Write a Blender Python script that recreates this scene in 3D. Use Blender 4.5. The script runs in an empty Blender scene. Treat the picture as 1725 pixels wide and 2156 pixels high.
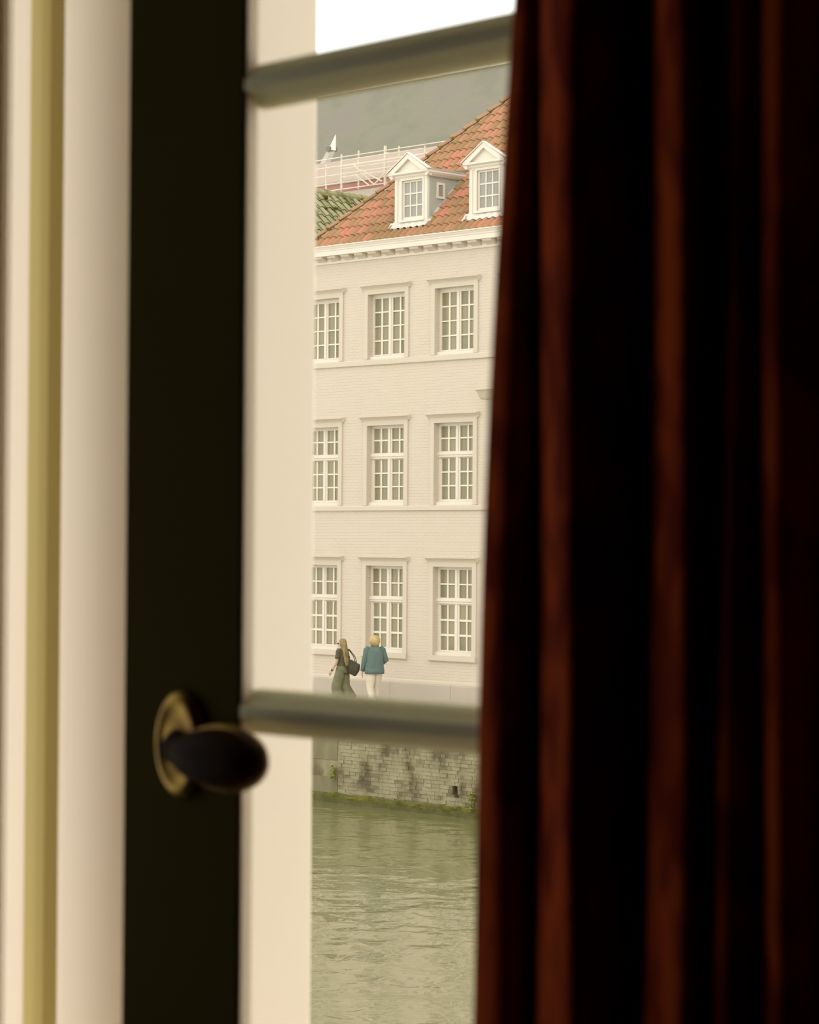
import bpy, bmesh, math, random
from mathutils import Vector, Matrix, noise
random.seed(7)
S = bpy.context.scene
COL = S.collection
rad = math.radians

# ------------------------------------------------------------------ camera
F_PX, IMG_W, IMG_H = 5300.0, 1725, 2156
YAW, ROLL, PITCH = rad(47.0), rad(0.4), rad(-0.7)      # yaw: axis left of the window normal (+Y)
CAM = Vector((0, 0, 1.55))
Rv = Vector((math.cos(YAW), math.sin(YAW), 0))
Dv = Vector((-math.sin(YAW), math.cos(YAW), 0))
Nv = Vector((0, 0, -1))
cr, sr, cp, sp = math.cos(ROLL), math.sin(ROLL), math.cos(PITCH), math.sin(PITCH)
M1 = Matrix(((cr, -sr, 0), (sr, cr, 0), (0, 0, 1))) @ Matrix(((1, 0, 0), (0, cp, -sp), (0, sp, cp)))
axis = [Rv * M1[i][0] + Nv * M1[i][1] + Dv * M1[i][2] for i in range(3)]
right, up, back = axis[0], -axis[1], -axis[2]
cd = bpy.data.cameras.new('camera')
cam = bpy.data.objects.new('camera', cd); COL.objects.link(cam)
cam.matrix_world = Matrix(((right.x, up.x, back.x, CAM.x), (right.y, up.y, back.y, CAM.y),
                           (right.z, up.z, back.z, CAM.z), (0, 0, 0, 1)))
cd.sensor_fit = 'VERTICAL'; cd.sensor_height = 36.0; cd.sensor_width = 36.0 * IMG_W / IMG_H
cd.lens = 36.0 * F_PX / IMG_H
cd.clip_start = 0.05; cd.clip_end = 500
cd.dof.use_dof = True; cd.dof.focus_distance = 62.0
cd.dof.aperture_fstop = 18.0
S.camera = cam

# ------------------------------------------------------------------ world: bright even overcast
SKY = 2.4
W = bpy.data.worlds.new('overcast_sky'); S.world = W; W.use_nodes = True
nt = W.node_tree; nt.nodes.clear()
wo = nt.nodes.new('ShaderNodeOutputWorld'); wb = nt.nodes.new('ShaderNodeBackground')
tc = nt.nodes.new('ShaderNodeTexCoord'); nz = nt.nodes.new('ShaderNodeTexNoise'); rp = nt.nodes.new('ShaderNodeValToRGB')
nz.inputs['Scale'].default_value = 3.0; nz.inputs['Detail'].default_value = 4.0
rp.color_ramp.elements[0].position = 0.3; rp.color_ramp.elements[0].color = (0.90, 0.885, 0.86, 1)
rp.color_ramp.elements[1].position = 0.7; rp.color_ramp.elements[1].color = (1.0, 0.985, 0.955, 1)
nt.links.new(tc.outputs['Generated'], nz.inputs['Vector']); nt.links.new(nz.outputs['Fac'], rp.inputs['Fac'])
nt.links.new(rp.outputs['Color'], wb.inputs['Color']); wb.inputs['Strength'].default_value = SKY
nt.links.new(wb.outputs['Background'], wo.inputs['Surface'])

S.view_settings.view_transform = 'Standard'; S.view_settings.look = 'None'
S.view_settings.exposure = 0.0; S.view_settings.gamma = 1.0; S.view_settings.use_curve_mapping = False

# ------------------------------------------------------------------ materials
def lin(c):
    return tuple((v / 255 / 12.92 if v / 255 <= 0.04045 else ((v / 255 + 0.055) / 1.055) ** 2.4) for v in c)

def mat(name, c1, c2=None, scale=3.0, rough=0.6, bump=0.0, bscale=None, metallic=0.0, spec=0.4,
        stretch=(1, 1, 1), detail=4, c3=None, rnd=0.0, sheen=0.0, contrast=(0.35, 0.65)):
    """noise mix of linear colours c1/c2(/c3); rnd mixes in a per-object random value"""
    m = bpy.data.materials.new(name); m.use_nodes = True
    n = m.node_tree; L = n.links; b = n.nodes['Principled BSDF']
    b.inputs['Roughness'].default_value = rough; b.inputs['Metallic'].default_value = metallic
    b.inputs['Specular IOR Level'].default_value = spec
    if sheen:
        b.inputs['Sheen Weight'].default_value = sheen
    c2 = c2 or c1
    t = n.nodes.new('ShaderNodeNewGeometry'); mp = n.nodes.new('ShaderNodeMapping')
    L.new(t.outputs['Position'], mp.inputs['Vector']); mp.inputs['Scale'].default_value = stretch
    z = n.nodes.new('ShaderNodeTexNoise'); z.inputs['Scale'].default_value = scale; z.inputs['Detail'].default_value = detail
    L.new(mp.outputs['Vector'], z.inputs['Vector'])
    r = n.nodes.new('ShaderNodeValToRGB'); e = r.color_ramp.elements
    e[0].position, e[1].position = contrast
    e[0].color = (*c1, 1); e[1].color = (*c2, 1)
    if c3:
        x = e.new(0.5 * (contrast[0] + contrast[1])); x.color = (*c2, 1); r.color_ramp.elements[2].color = (*c3, 1)
    fac = z.outputs['Fac']
    if rnd:
        oi = n.nodes.new('ShaderNodeObjectInfo'); mx = n.nodes.new('ShaderNodeMix')
        mx.inputs['Factor'].default_value = rnd
        L.new(fac, mx.inputs['A']); L.new(oi.outputs['Random'], mx.inputs['B']); fac = mx.outputs['Result']
    L.new(fac, r.inputs['Fac']); L.new(r.outputs['Color'], b.inputs['Base Color'])
    if bump:
        z2 = n.nodes.new('ShaderNodeTexNoise'); z2.inputs['Scale'].default_value = bscale or scale * 6
        z2.inputs['Detail'].default_value = 3; L.new(mp.outputs['Vector'], z2.inputs['Vector'])
        bp = n.nodes.new('ShaderNodeBump'); bp.inputs['Strength'].default_value = 1.0; bp.inputs['Distance'].default_value = bump
        L.new(z2.outputs['Fac'], bp.inputs['Height']); L.new(bp.outputs['Normal'], b.inputs['Normal'])
    return m

def brick_paint(name):
    """cream limewash over brickwork too fine to pick apart at this distance: relief only"""
    m = mat(name, (0.670, 0.580, 0.452), (0.680, 0.570, 0.460), scale=0.9, rough=0.75, spec=0.2)
    n = m.node_tree; L = n.links; b = n.nodes['Principled BSDF']
    t = n.nodes.new('ShaderNodeTexCoord'); s = n.nodes.new('ShaderNodeSeparateXYZ'); c = n.nodes.new('ShaderNodeCombineXYZ')
    L.new(t.outputs['Object'], s.inputs[0])
    ad = n.nodes.new('ShaderNodeMath'); ad.operation = 'ADD'
    L.new(s.outputs['X'], ad.inputs[0]); L.new(s.outputs['Y'], ad.inputs[1])
    L.new(ad.outputs[0], c.inputs['X']); L.new(s.outputs['Z'], c.inputs['Y'])
    k = n.nodes.new('ShaderNodeTexBrick'); L.new(c.outputs[0], k.inputs['Vector'])
    k.inputs['Scale'].default_value = 1.0; k.inputs['Brick Width'].default_value = 0.22; k.inputs['Row Height'].default_value = 0.075
    k.inputs['Mortar Size'].default_value = 0.010; k.inputs['Mortar Smooth'].default_value = 0.6
    k.inputs['Color1'].default_value = (1, 1, 1, 1); k.inputs['Color2'].default_value = (.75, .75, .75, 1); k.inputs['Mortar'].default_value = (0, 0, 0, 1)
    z = n.nodes.new('ShaderNodeTexNoise'); z.inputs['Scale'].default_value = 2.2; L.new(c.outputs[0], z.inputs['Vector'])
    mm = n.nodes.new('ShaderNodeMath'); mm.operation = 'MULTIPLY'
    L.new(k.outputs['Color'], mm.inputs[0]); L.new(z.outputs['Fac'], mm.inputs[1])
    bp = n.nodes.new('ShaderNodeBump'); bp.inputs['Distance'].default_value = 0.010; bp.inputs['Strength'].default_value = 0.8
    L.new(mm.outputs[0], bp.inputs['Height']); L.new(bp.outputs['Normal'], b.inputs['Normal'])
    return m

def glass_clear(name):
    m = bpy.data.materials.new(name); m.use_nodes = True; n = m.node_tree; n.nodes.clear()
    o = n.nodes.new('ShaderNodeOutputMaterial'); t = n.nodes.new('ShaderNodeBsdfTransparent'); g = n.nodes.new('ShaderNodeBsdfGlossy')
    t.inputs['Color'].default_value = (0.975, 0.98, 0.965, 1); g.inputs['Roughness'].default_value = 0.02
    lw = n.nodes.new('ShaderNodeLayerWeight'); pw = n.nodes.new('ShaderNodeMath'); pw.operation = 'POWER'; pw.inputs[1].default_value = 5.0
    fr = n.nodes.new('ShaderNodeMath'); fr.operation = 'MULTIPLY_ADD'; fr.inputs[1].default_value = 0.9; fr.inputs[2].default_value = 0.035
    n.links.new(lw.outputs['Facing'], pw.inputs[0]); n.links.new(pw.outputs[0], fr.inputs[0])   # Schlick reflectance, same on both faces
    x = n.nodes.new('ShaderNodeMixShader')
    n.links.new(fr.outputs[0], x.inputs[0]); n.links.new(t.outputs[0], x.inputs[1]); n.links.new(g.outputs[0], x.inputs[2])
    n.links.new(x.outputs[0], o.inputs[0]); return m

def water_mat(name):
    m = bpy.data.materials.new(name); m.use_nodes = True; n = m.node_tree; L = n.links; b = n.nodes['Principled BSDF']
    b.inputs['Base Color'].default_value = (0.165, 0.154, 0.068, 1); b.inputs['Roughness'].default_value = 0.06
    b.inputs['IOR'].default_value = 1.5; b.inputs['Specular IOR Level'].default_value = 0.5
    t = n.nodes.new('ShaderNodeNewGeometry')
    prev = None
    for sc, st, dist in ((0.55, (1, 1, 1), 0.060), (1.7, (1, 1, 1), 0.026), (6.0, (1, 1, 1), 0.002)):
        mp = n.nodes.new('ShaderNodeMapping'); mp.inputs['Scale'].default_value = st; L.new(t.outputs['Position'], mp.inputs['Vector'])
        z = n.nodes.new('ShaderNodeTexNoise'); z.inputs['Scale'].default_value = sc; z.inputs['Detail'].default_value = 2
        z.inputs['Distortion'].default_value = 0.6
        L.new(mp.outputs['Vector'], z.inputs['Vector'])
        bp = n.nodes.new('ShaderNodeBump'); bp.inputs['Distance'].default_value = dist; bp.inputs['Strength'].default_value = 1.0
        L.new(z.outputs['Fac'], bp.inputs['Height'])
        if prev: L.new(prev.outputs['Normal'], bp.inputs['Normal'])
        prev = bp
    L.new(prev.outputs['Normal'], b.inputs['Normal'])
    return m

M = {}
M['room'] = mat('dark_room_paint', (0.040, 0.030, 0.020), (0.050, 0.037, 0.022), rough=0.8, spec=0.1)
M['floor'] = mat('dark_floorboards', (0.018, 0.011, 0.006), (0.03, 0.018, 0.010), scale=4, stretch=(1, 8, 1), rough=0.6, spec=0.2)
M['paint'] = mat('cream_window_paint', (0.80, 0.735, 0.44), (0.78, 0.72, 0.43), scale=6, rough=0.55, spec=0.25)
M['stile'] = mat('shade_dark_stile', (0.060, 0.045, 0.005), (0.052, 0.039, 0.004), scale=5, rough=0.8, spec=0.02)  # shade on the room side put into the stile colour
M['jamb'] = mat('cream_reveal_paint', (0.83, 0.725, 0.585), (0.83, 0.715, 0.58), scale=5, rough=0.6, spec=0.2)
M['render'] = mat('exterior_render', (0.62, 0.56, 0.45), (0.55, 0.50, 0.40), scale=2, rough=0.85, spec=0.1)
M['ochre'] = mat('ochre_moulding_paint', (0.63, 0.51, 0.185), (0.61, 0.495, 0.185), scale=6, rough=0.55)
M['ebony'] = mat('ebony_knob', (0.020, 0.008, 0.002), (0.030, 0.011, 0.003), scale=20, rough=0.5, spec=0.015)
M['brass'] = mat('old_brass', (0.26, 0.165, 0.022), (0.15, 0.075, 0.012), scale=60, rough=0.42, metallic=1.0)
M['iron'] = mat('dark_bronze', (0.05, 0.03, 0.012), rough=0.35, metallic=0.8)
M['glass'] = glass_clear('window_glass')
M['velvet'] = mat('red_damask_velvet', (0.150, 0.011, 0.001), (0.36, 0.048, 0.005), scale=40, rough=0.9, spec=0.03, detail=2, contrast=(0.40, 0.58), stretch=(1, 1, .6))
M['facade'] = brick_paint('cream_painted_brick')
M['stonepaint'] = mat('cream_painted_stone', (0.665, 0.580, 0.450), (0.660, 0.565, 0.450), scale=1.5, rough=0.65, spec=0.2)
M['white'] = mat('white_joinery_paint', (0.80, 0.715, 0.60), (0.80, 0.72, 0.595), scale=2, rough=0.5, spec=0.3)
M['bar'] = mat('ivory_glazing_bar_paint', (0.84, 0.77, 0.58), rough=0.5)
M['pane'] = mat('hazed_curtained_pane', (0.26, 0.220, 0.125), (0.33, 0.285, 0.18), scale=1.2, rough=0.12, spec=0.4, rnd=0.6, c3=(0.235, 0.225, 0.135), contrast=(0.2, 0.8))  # curtain tones, lifted in colour for haze and sky reflection
M['dpane'] = mat('dormer_window_pane', (0.33, 0.31, 0.26), (0.38, 0.36, 0.30), scale=1.2, rough=0.12, rnd=0.5)
M['lead'] = mat('grey_zinc', (0.42, 0.43, 0.36), (0.47, 0.47, 0.39), scale=3, rough=0.5, spec=0.3)
M['leadlight'] = mat('pale_lead_flashing', (0.62, 0.58, 0.50), (0.70, 0.66, 0.58), scale=5, rough=0.5)
M['tile'] = mat('red_clay_tile', (0.35, 0.205, 0.100), (0.43, 0.232, 0.122), scale=0.9, rough=0.8, spec=0.15, rnd=0.35, c3=(0.54, 0.225, 0.140), bump=0.004, bscale=30, contrast=(0.38, 0.66))
M['ridge'] = mat('weathered_hip_tile', (0.33, 0.20, 0.11), (0.42, 0.23, 0.135), scale=3, rough=0.85, spec=0.1, rnd=0.5)
M['mosstile'] = mat('mossy_green_tile', (0.20, 0.20, 0.085), (0.34, 0.33, 0.17), scale=2.5, rough=0.9, spec=0.1, c3=(0.40, 0.36, 0.22), bump=0.01, bscale=14)
M['moss'] = mat('moss', (0.085, 0.085, 0.020), (0.20, 0.175, 0.030), scale=3, rough=0.95, spec=0.05, bump=0.02, bscale=20)
M['plinth'] = mat('grey_plinth_stone', (0.47, 0.405, 0.325), (0.50, 0.43, 0.345), scale=1.2, rough=0.7)
M['street'] = mat('grey_cobbles', (0.60, 0.55, 0.45), (0.68, 0.62, 0.50), scale=5, rough=0.85)
M['brick'] = mat('weathered_quay_brick', (0.15, 0.125, 0.070), (0.33, 0.285, 0.170), scale=2.2, rough=0.9, spec=0.1, rnd=0.12, c3=(0.40, 0.35, 0.215), bump=0.02, bscale=13, stretch=(1, 1, .55))
M['wet'] = mat('wet_algae_stone', (0.105, 0.100, 0.035), (0.150, 0.135, 0.050), scale=2.5, rough=0.8, spec=0.1, bump=0.03, bscale=9)
M['mortar'] = mat('quay_mortar', (0.19, 0.16, 0.09), (0.38, 0.33, 0.20), scale=2.2, rough=0.95, spec=0.05, bump=0.015)
M['concrete'] = mat('stained_concrete', (0.22, 0.195, 0.11), (0.30, 0.265, 0.155), scale=2.5, rough=0.95, spec=0.05, stretch=(1, 1, .4), bump=0.006)
M['hole'] = mat('dark_drain', (0.05, 0.05, 0.03), rough=0.9)
M['leaf'] = mat('wall_leaf', (0.20, 0.24, 0.03), (0.36, 0.36, 0.06), scale=12, rough=0.6, rnd=0.5)
M['slate'] = mat('church_slate', (0.185, 0.176, 0.132), (0.205, 0.190, 0.142), scale=0.5, rough=0.8, spec=0.1, c3=(0.205, 0.182, 0.150), bump=0.06, bscale=2.5, stretch=(1, 1, 1.6))
M['pinkroof'] = mat('haze_pink_roof_sheet', (0.43, 0.30, 0.235), (0.42, 0.325, 0.25), scale=0.6, rough=0.7)  # red sheet paled to pink in its colour for distance haze
M['pinkband'] = mat('red_eave_sheet', (0.44, 0.19, 0.15), (0.47, 0.24, 0.19), scale=1.0, rough=0.7)
M['scaff'] = mat('pale_scaffold_tube', (0.66, 0.60, 0.45), (0.72, 0.66, 0.52), rough=0.5, scale=4)
M['crane'] = mat('pale_crane_paint', (0.72, 0.67, 0.58), rough=0.5)
M['cranefade'] = mat('grey_crane_boom', (0.46, 0.42, 0.36), rough=0.6)
M['darkgrey'] = mat('dark_grey_metal', (0.12, 0.115, 0.09), rough=0.5)
M['skin'] = mat('skin', (0.62, 0.40, 0.27), (0.60, 0.37, 0.25), scale=8, rough=0.6)
M['hair_long'] = mat('light_brown_hair', (0.21, 0.15, 0.06), (0.38, 0.275, 0.115), scale=9, rough=0.6, stretch=(3, 3, .6))
M['hair_blond'] = mat('blond_hair', (0.46, 0.33, 0.13), (0.58, 0.43, 0.19), scale=14, rough=0.6)
M['blacktop'] = mat('dark_green_black_top', (0.095, 0.085, 0.045), (0.12, 0.105, 0.06), scale=6, rough=0.9)
M['skirt'] = mat('olive_trousers', (0.165, 0.155, 0.080), (0.21, 0.195, 0.105), scale=6, rough=0.9)
M['bag'] = mat('black_leather', (0.060, 0.054, 0.030), (0.085, 0.076, 0.045), scale=4, rough=0.6, spec=0.2)
M['jacket'] = mat('teal_jacket', (0.105, 0.155, 0.140), (0.135, 0.185, 0.160), scale=6, rough=0.85, bump=.01, bscale=12)
M['cream'] = mat('offwhite_trousers', (0.66, 0.57, 0.44), (0.70, 0.61, 0.48), scale=6, rough=0.85)
M['water'] = water_mat('canal_water')
for k_ in ('stonepaint_', 'white', 'bar', 'pane', 'dpane', 'lead', 'leadlight', 'tile', 'ridge', 'mosstile', 'plinth', 'street', 'brick', 'mortar', 'concrete', 'leaf', 'pinkroof', 'pinkband',
           'scaff', 'crane', 'cranefade', 'skin', 'hair_long', 'hair_blond', 'blacktop', 'skirt', 'bag', 'jacket', 'cream', 'facade', 'stonepaint', 'moss', 'wet'):
    if k_ in M:
        for n_ in M[k_].node_tree.nodes:
            if n_.type == 'VALTORGB':
                for e_ in n_.color_ramp.elements: e_.color = (e_.color[0] * .84, e_.color[1] * .84, e_.color[2] * .84, 1)

# ------------------------------------------------------------------ helpers
def link(o, parent=None):
    COL.objects.link(o)
    if parent: o.parent = parent
    return o

def tag(o, label=None, cat=None, group=None, kind=None):
    if label: o['label'] = label
    if cat: o['category'] = cat
    if group: o['group'] = group
    if kind: o['kind'] = kind
    return o

def obj(name, vf, m, parent=None, smooth=False, loc=None):
    v, f = vf
    me = bpy.data.meshes.new(name); me.from_pydata([tuple(a) for a in v], [], f); me.update()
    b = bmesh.new(); b.from_mesh(me); bmesh.ops.recalc_face_normals(b, faces=b.faces); b.to_mesh(me); b.free()
    me.materials.append(m)
    if smooth:
        for p in me.polygons: p.use_smooth = True
    o = bpy.data.objects.new(name, me)
    if loc: o.location = loc
    return link(o, parent)

def inst(name, me, parent, loc=(0, 0, 0), scale=(1, 1, 1), rot=(0, 0, 0)):
    o = bpy.data.objects.new(name, me); o.location = loc; o.scale = scale; o.rotation_euler = rot
    return link(o, parent)

def empty(name, loc=(0, 0, 0), rz=0.0, parent=None):
    o = bpy.data.objects.new(name, None); o.location = loc; o.rotation_euler = (0, 0, rz)
    return link(o, parent)

def box(x0, x1, y0, y1, z0, z1):
    v = [(x, y, z) for x in (x0, x1) for y in (y0, y1) for z in (z0, z1)]
    return v, [(0, 1, 3, 2), (4, 6, 7, 5), (0, 4, 5, 1), (2, 3, 7, 6), (0, 2, 6, 4), (1, 5, 7, 3)]

def join(*parts):
    V, Fc = [], []
    for v, f in parts:
        o = len(V); V += list(v); Fc += [tuple(i + o for i in q) for q in f]
    return V, Fc

def prism(poly, a0, a1, ax):
    """extrude a 2-D polygon. ax 'x': poly=(y,z); ax 'y': poly=(x,z); ax 'z': poly=(x,y)"""
    def P(p, a):
        return (a, p[0], p[1]) if ax == 'x' else ((p[0], a, p[1]) if ax == 'y' else (p[0], p[1], a))
    n = len(poly); V = [P(p, a0) for p in poly] + [P(p, a1) for p in poly]
    Fc = [(i, (i + 1) % n, (i + 1) % n + n, i + n) for i in range(n)] + [tuple(range(n)), tuple(range(2 * n - 1, n - 1, -1))]
    return V, Fc

def loft(rings, n=14, cap=True, pw=1.0):
    """rings: (cx, cy, cz, rx, ry) or with tilt; horizontal ellipses stacked"""
    V, Fc = [], []
    for (cx, cy, cz, rx, ry) in rings:
        for k in range(n):
            a = 2 * math.pi * k / n; c, s = math.cos(a), math.sin(a)
            if pw != 1: c, s = math.copysign(abs(c) ** pw, c), math.copysign(abs(s) ** pw, s)
            V.append((cx + rx * c, cy + ry * s, cz))
    for i in range(len(rings) - 1):
        for k in range(n):
            a, b = i * n + k, i * n + (k + 1) % n
            Fc.append((a, b, b + n, a + n))
    if cap: Fc += [tuple(range(n)), tuple(range(len(V) - 1, len(V) - n - 1, -1))]
    return V, Fc

def tube(p0, p1, r0, r1=None, n=8):
    r1 = r0 if r1 is None else r1
    p0, p1 = Vector(p0), Vector(p1); d = (p1 - p0).normalized()
    a = d.orthogonal().normalized(); b = d.cross(a)
    V = []
    for p, r in ((p0, r0), (p1, r1)):
        for k in range(n):
            t = 2 * math.pi * k / n; V.append(tuple(p + a * (r * math.cos(t)) + b * (r * math.sin(t))))
    Fc = [(k, (k + 1) % n, (k + 1) % n + n, k + n) for k in range(n)] + [tuple(range(n)), tuple(range(2 * n - 1, n - 1, -1))]
    return V, Fc

def ell(c, r, nu=14, nv=10, fn=None):
    V, Fc = [], []
    for i in range(nv + 1):
        t = math.pi * i / nv
        for k in range(nu):
            a = 2 * math.pi * k / nu
            p = Vector((math.sin(t) * math.cos(a), math.sin(t) * math.sin(a), math.cos(t)))
            s = fn(p) if fn else 1.0
            V.append((c[0] + r[0] * p.x * s, c[1] + r[1] * p.y * s, c[2] + r[2] * p.z * s))
    for i in range(nv):
        for k in range(nu):
            a, b = i * nu + k, i * nu + (k + 1) % nu
            Fc.append((a, b, b + nu, a + nu))
    return V, Fc

def wall_holes(x0, x1, z0, z1, y0, y1, holes):
    """slab in the XZ plane between y0 (front) and y1 with rectangular through-holes (hx0,hx1,hz0,hz1)"""
    xs = sorted({x0, x1, *[h[0] for h in holes], *[h[1] for h in holes]})
    zs = sorted({z0, z1, *[h[2] for h in holes], *[h[3] for h in holes]})
    nx, nzz = len(xs), len(zs)
    def solid(i, j):
        if i < 0 or j < 0 or i >= nx - 1 or j >= nzz - 1: return False
        cx, cz = (xs[i] + xs[i + 1]) / 2, (zs[j] + zs[j + 1]) / 2
        return not any(h[0] < cx < h[1] and h[2] < cz < h[3] for h in holes)
    V = [(x, y, z) for y in (y0, y1) for x in xs for z in zs]
    I = lambda k, i, j: k * nx * nzz + i * nzz + j
    Fc = []
    for i in range(nx - 1):
        for j in range(nzz - 1):
            if not solid(i, j): continue
            Fc.append((I(0, i, j), I(0, i + 1, j), I(0, i + 1, j + 1), I(0, i, j + 1)))
            Fc.append((I(1, i, j), I(1, i, j + 1), I(1, i + 1, j + 1), I(1, i + 1, j)))
            for (di, dj, a, b) in ((-1, 0, (i, j), (i, j + 1)), (1, 0, (i + 1, j), (i + 1, j + 1)), (0, -1, (i, j), (i + 1, j)), (0, 1, (i, j + 1), (i + 1, j + 1))):
                if not solid(i + di, j + dj):
                    Fc.append((I(0, *a), I(0, *b), I(1, *b), I(1, *a)))
    return V, Fc

# unit box shared by panes and bars
UB = {}
def ubox(m):
    if m.name not in UB:
        v, f = box(-.5, .5, -.5, .5, -.5, .5)
        me = bpy.data.meshes.new('unit_' + m.name); me.from_pydata(v, [], f); me.materials.append(m); UB[m.name] = me
    return UB[m.name]

def brick_box(name, m, parent, x0, x1, y0, y1, z0, z1):
    return inst(name, ubox(m), parent, ((x0 + x1) / 2, (y0 + y1) / 2, (z0 + z1) / 2), (x1 - x0, y1 - y0, z1 - z0))

# frame of the far bank: X along the facade (to the right), Y into the building, Z from the street
FR = rad(1.5); GROUND = 1.55 - 3.96
FN = Vector((-math.sin(FR), math.cos(FR), 0)); FE = Vector((math.cos(FR), math.sin(FR), 0))
F0 = FN * 43.742 - FE * 45.0 + Vector((0, 0, GROUND))
def Fp(X, Y, Z): return F0 + FE * X + FN * Y + Vector((0, 0, Z))
def Fempty(name, X=0, Y=0, Z=0): return empty(name, Fp(X, Y, Z), FR)

# ================================================================== the room and its window
DW = 0.9494                    # distance from the camera to the casement plane
XJ = -1.78                     # left reveal face
Y_OUT = DW + 0.593             # outer face of the wall
Y_IN = DW - 0.12
WATER = GROUND - 1.86
Z_SILL, Z_HEAD = 0.82, 2.58
st = lambda o, l, c: tag(o, l, c, kind='structure')
st(obj('floor', box(-2.9, 3.2, -5.2, Y_IN, -0.2, 0.0), M['floor']), 'dark floorboards of the unlit room', 'floor')
st(obj('ceiling', box(-2.9, 3.2, -5.2, Y_IN, 3.0, 3.2), M['room']), 'dark ceiling of the unlit room', 'ceiling')
wl = wall_holes(-5.2, Y_IN, 0, 3.0, 2.7, 2.9, [(-0.30, 0.72, 0.50, 2.75)])  # opening added so daylight reaches the curtain folds and glazing bars
st(obj('wall_left', ([(-y, x, z) for x, y, z in wl[0]], wl[1]), M['room']), 'dark side wall with an added unseen opening for daylight, left of the viewer', 'wall')
st(obj('wall_right', box(3.0, 3.2, -5.2, Y_IN, 0, 3.0), M['room']), 'dark side wall right of the curtain', 'wall')
st(obj('wall_back', box(-2.7, 3.0, -5.2, -5.0, 0, 3.0), M['room']), 'dark wall behind the viewer', 'wall')
wf = obj('wall_front', wall_holes(-7, 6, WATER - 0.5, 7.0, Y_IN, Y_OUT, [(-1.90, -0.62, Z_SILL, Z_HEAD)]), M['render'])
wf.data.materials.append(M['room'])
for p in wf.data.polygons:
    if p.normal.y < -0.5: p.material_index = 1
st(wf, 'thick outer wall around the window opening', 'wall')

# moulded left reveal: plan profile (x, y) extruded upwards
_pl = [(-1.90, Y_IN + 0.002), (-1.80, Y_IN + 0.002), (-1.80, DW + 0.02), (-1.835, DW + 0.03), (-1.835, DW + 0.20)]
def yj(px, x):   # depth where the sight line through column px meets the plane x
    c = Vector(((px - IMG_W / 2) / F_PX, 0, 1.0)); w = Rv * c.x + Dv
    return x / w.x * w.y
_a = [(-1.835, yj(-6, -1.835)), (-1.803, yj(10, -1.803)), (-1.802, yj(20, -1.802)), (-1.807, yj(38, -1.807)), (-1.815, yj(57, -1.815))]
_b = [(-1.815, yj(57, -1.815)), (-1.8135, yj(80, -1.8135)), (-1.811, yj(99, -1.811)), (-1.8005, yj(128, -1.8005))]
_c = [(-1.8005, yj(128, -1.8005)), (-1.8010, yj(140, -1.8010))]
for q in range(146, 291, 12):
    xq = -1.8010 + 0.0270 * ((q - 146) / 144.0) ** 2
    _c.append((xq, yj(q, xq)))
_c += [(-1.774, yj(305, -1.774)), (XJ, yj(315, XJ)),
      (XJ, Y_OUT - 0.006), (XJ - 0.006, Y_OUT), (-1.90, Y_OUT)]
t1 = empty('trim_1', (0, 0, 0))
obj('inner_lining', prism(_pl + _a + [(-1.90, _a[-1][1])], Z_SILL, Z_HEAD, 'z'), M['jamb'], t1)
obj('moulding', prism(_b + [(-1.90, _b[-1][1]), (-1.90, _b[0][1])], Z_SILL, Z_HEAD, 'z'), M['ochre'], t1)['label'] = 'ochre moulding'
obj('outer_reveal', prism(_c + [(-1.90, _c[0][1])], Z_SILL, Z_HEAD, 'z'), M['jamb'], t1)
st(t1, 'cream moulded window reveal at the left edge, lit by daylight', 'window reveal')
XR = -0.70
st(obj('trim_2', box(XR, -0.62, DW + 0.06, Y_OUT, Z_SILL, Z_HEAD), M['jamb']), 'cream window reveal hidden behind the red curtain', 'window reveal')
st(obj('trim_3', box(-1.79, XR, DW + 0.06, Y_OUT, Z_HEAD - 0.03, Z_HEAD), M['jamb']), 'cream lining over the head of the window', 'window head')
st(obj('trim_4', box(-1.79, XR, DW + 0.06, Y_OUT + 0.04, Z_SILL, Z_SILL + 0.04), M['jamb']), 'cream outer sill below the window', 'window sill')
# fixed frame carrying the two casements
w1 = st(empty('window_1', (-1.24, DW + 0.03, Z_SILL)), 'cream fixed frame around the pair of casements', 'window frame')
brick_box('frame_post', M['paint'], w1, 0.54, 0.62, -0.03, 0.03, 0, Z_HEAD - Z_SILL)
brick_box('frame_head', M['paint'], w1, -0.54, 0.54, -0.03, 0.03, Z_HEAD - Z_SILL - 0.08, Z_HEAD - Z_SILL)
brick_box('frame_sill', M['paint'], w1, -0.54, 0.54, -0.03, 0.03, 0, 0.10)

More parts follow.
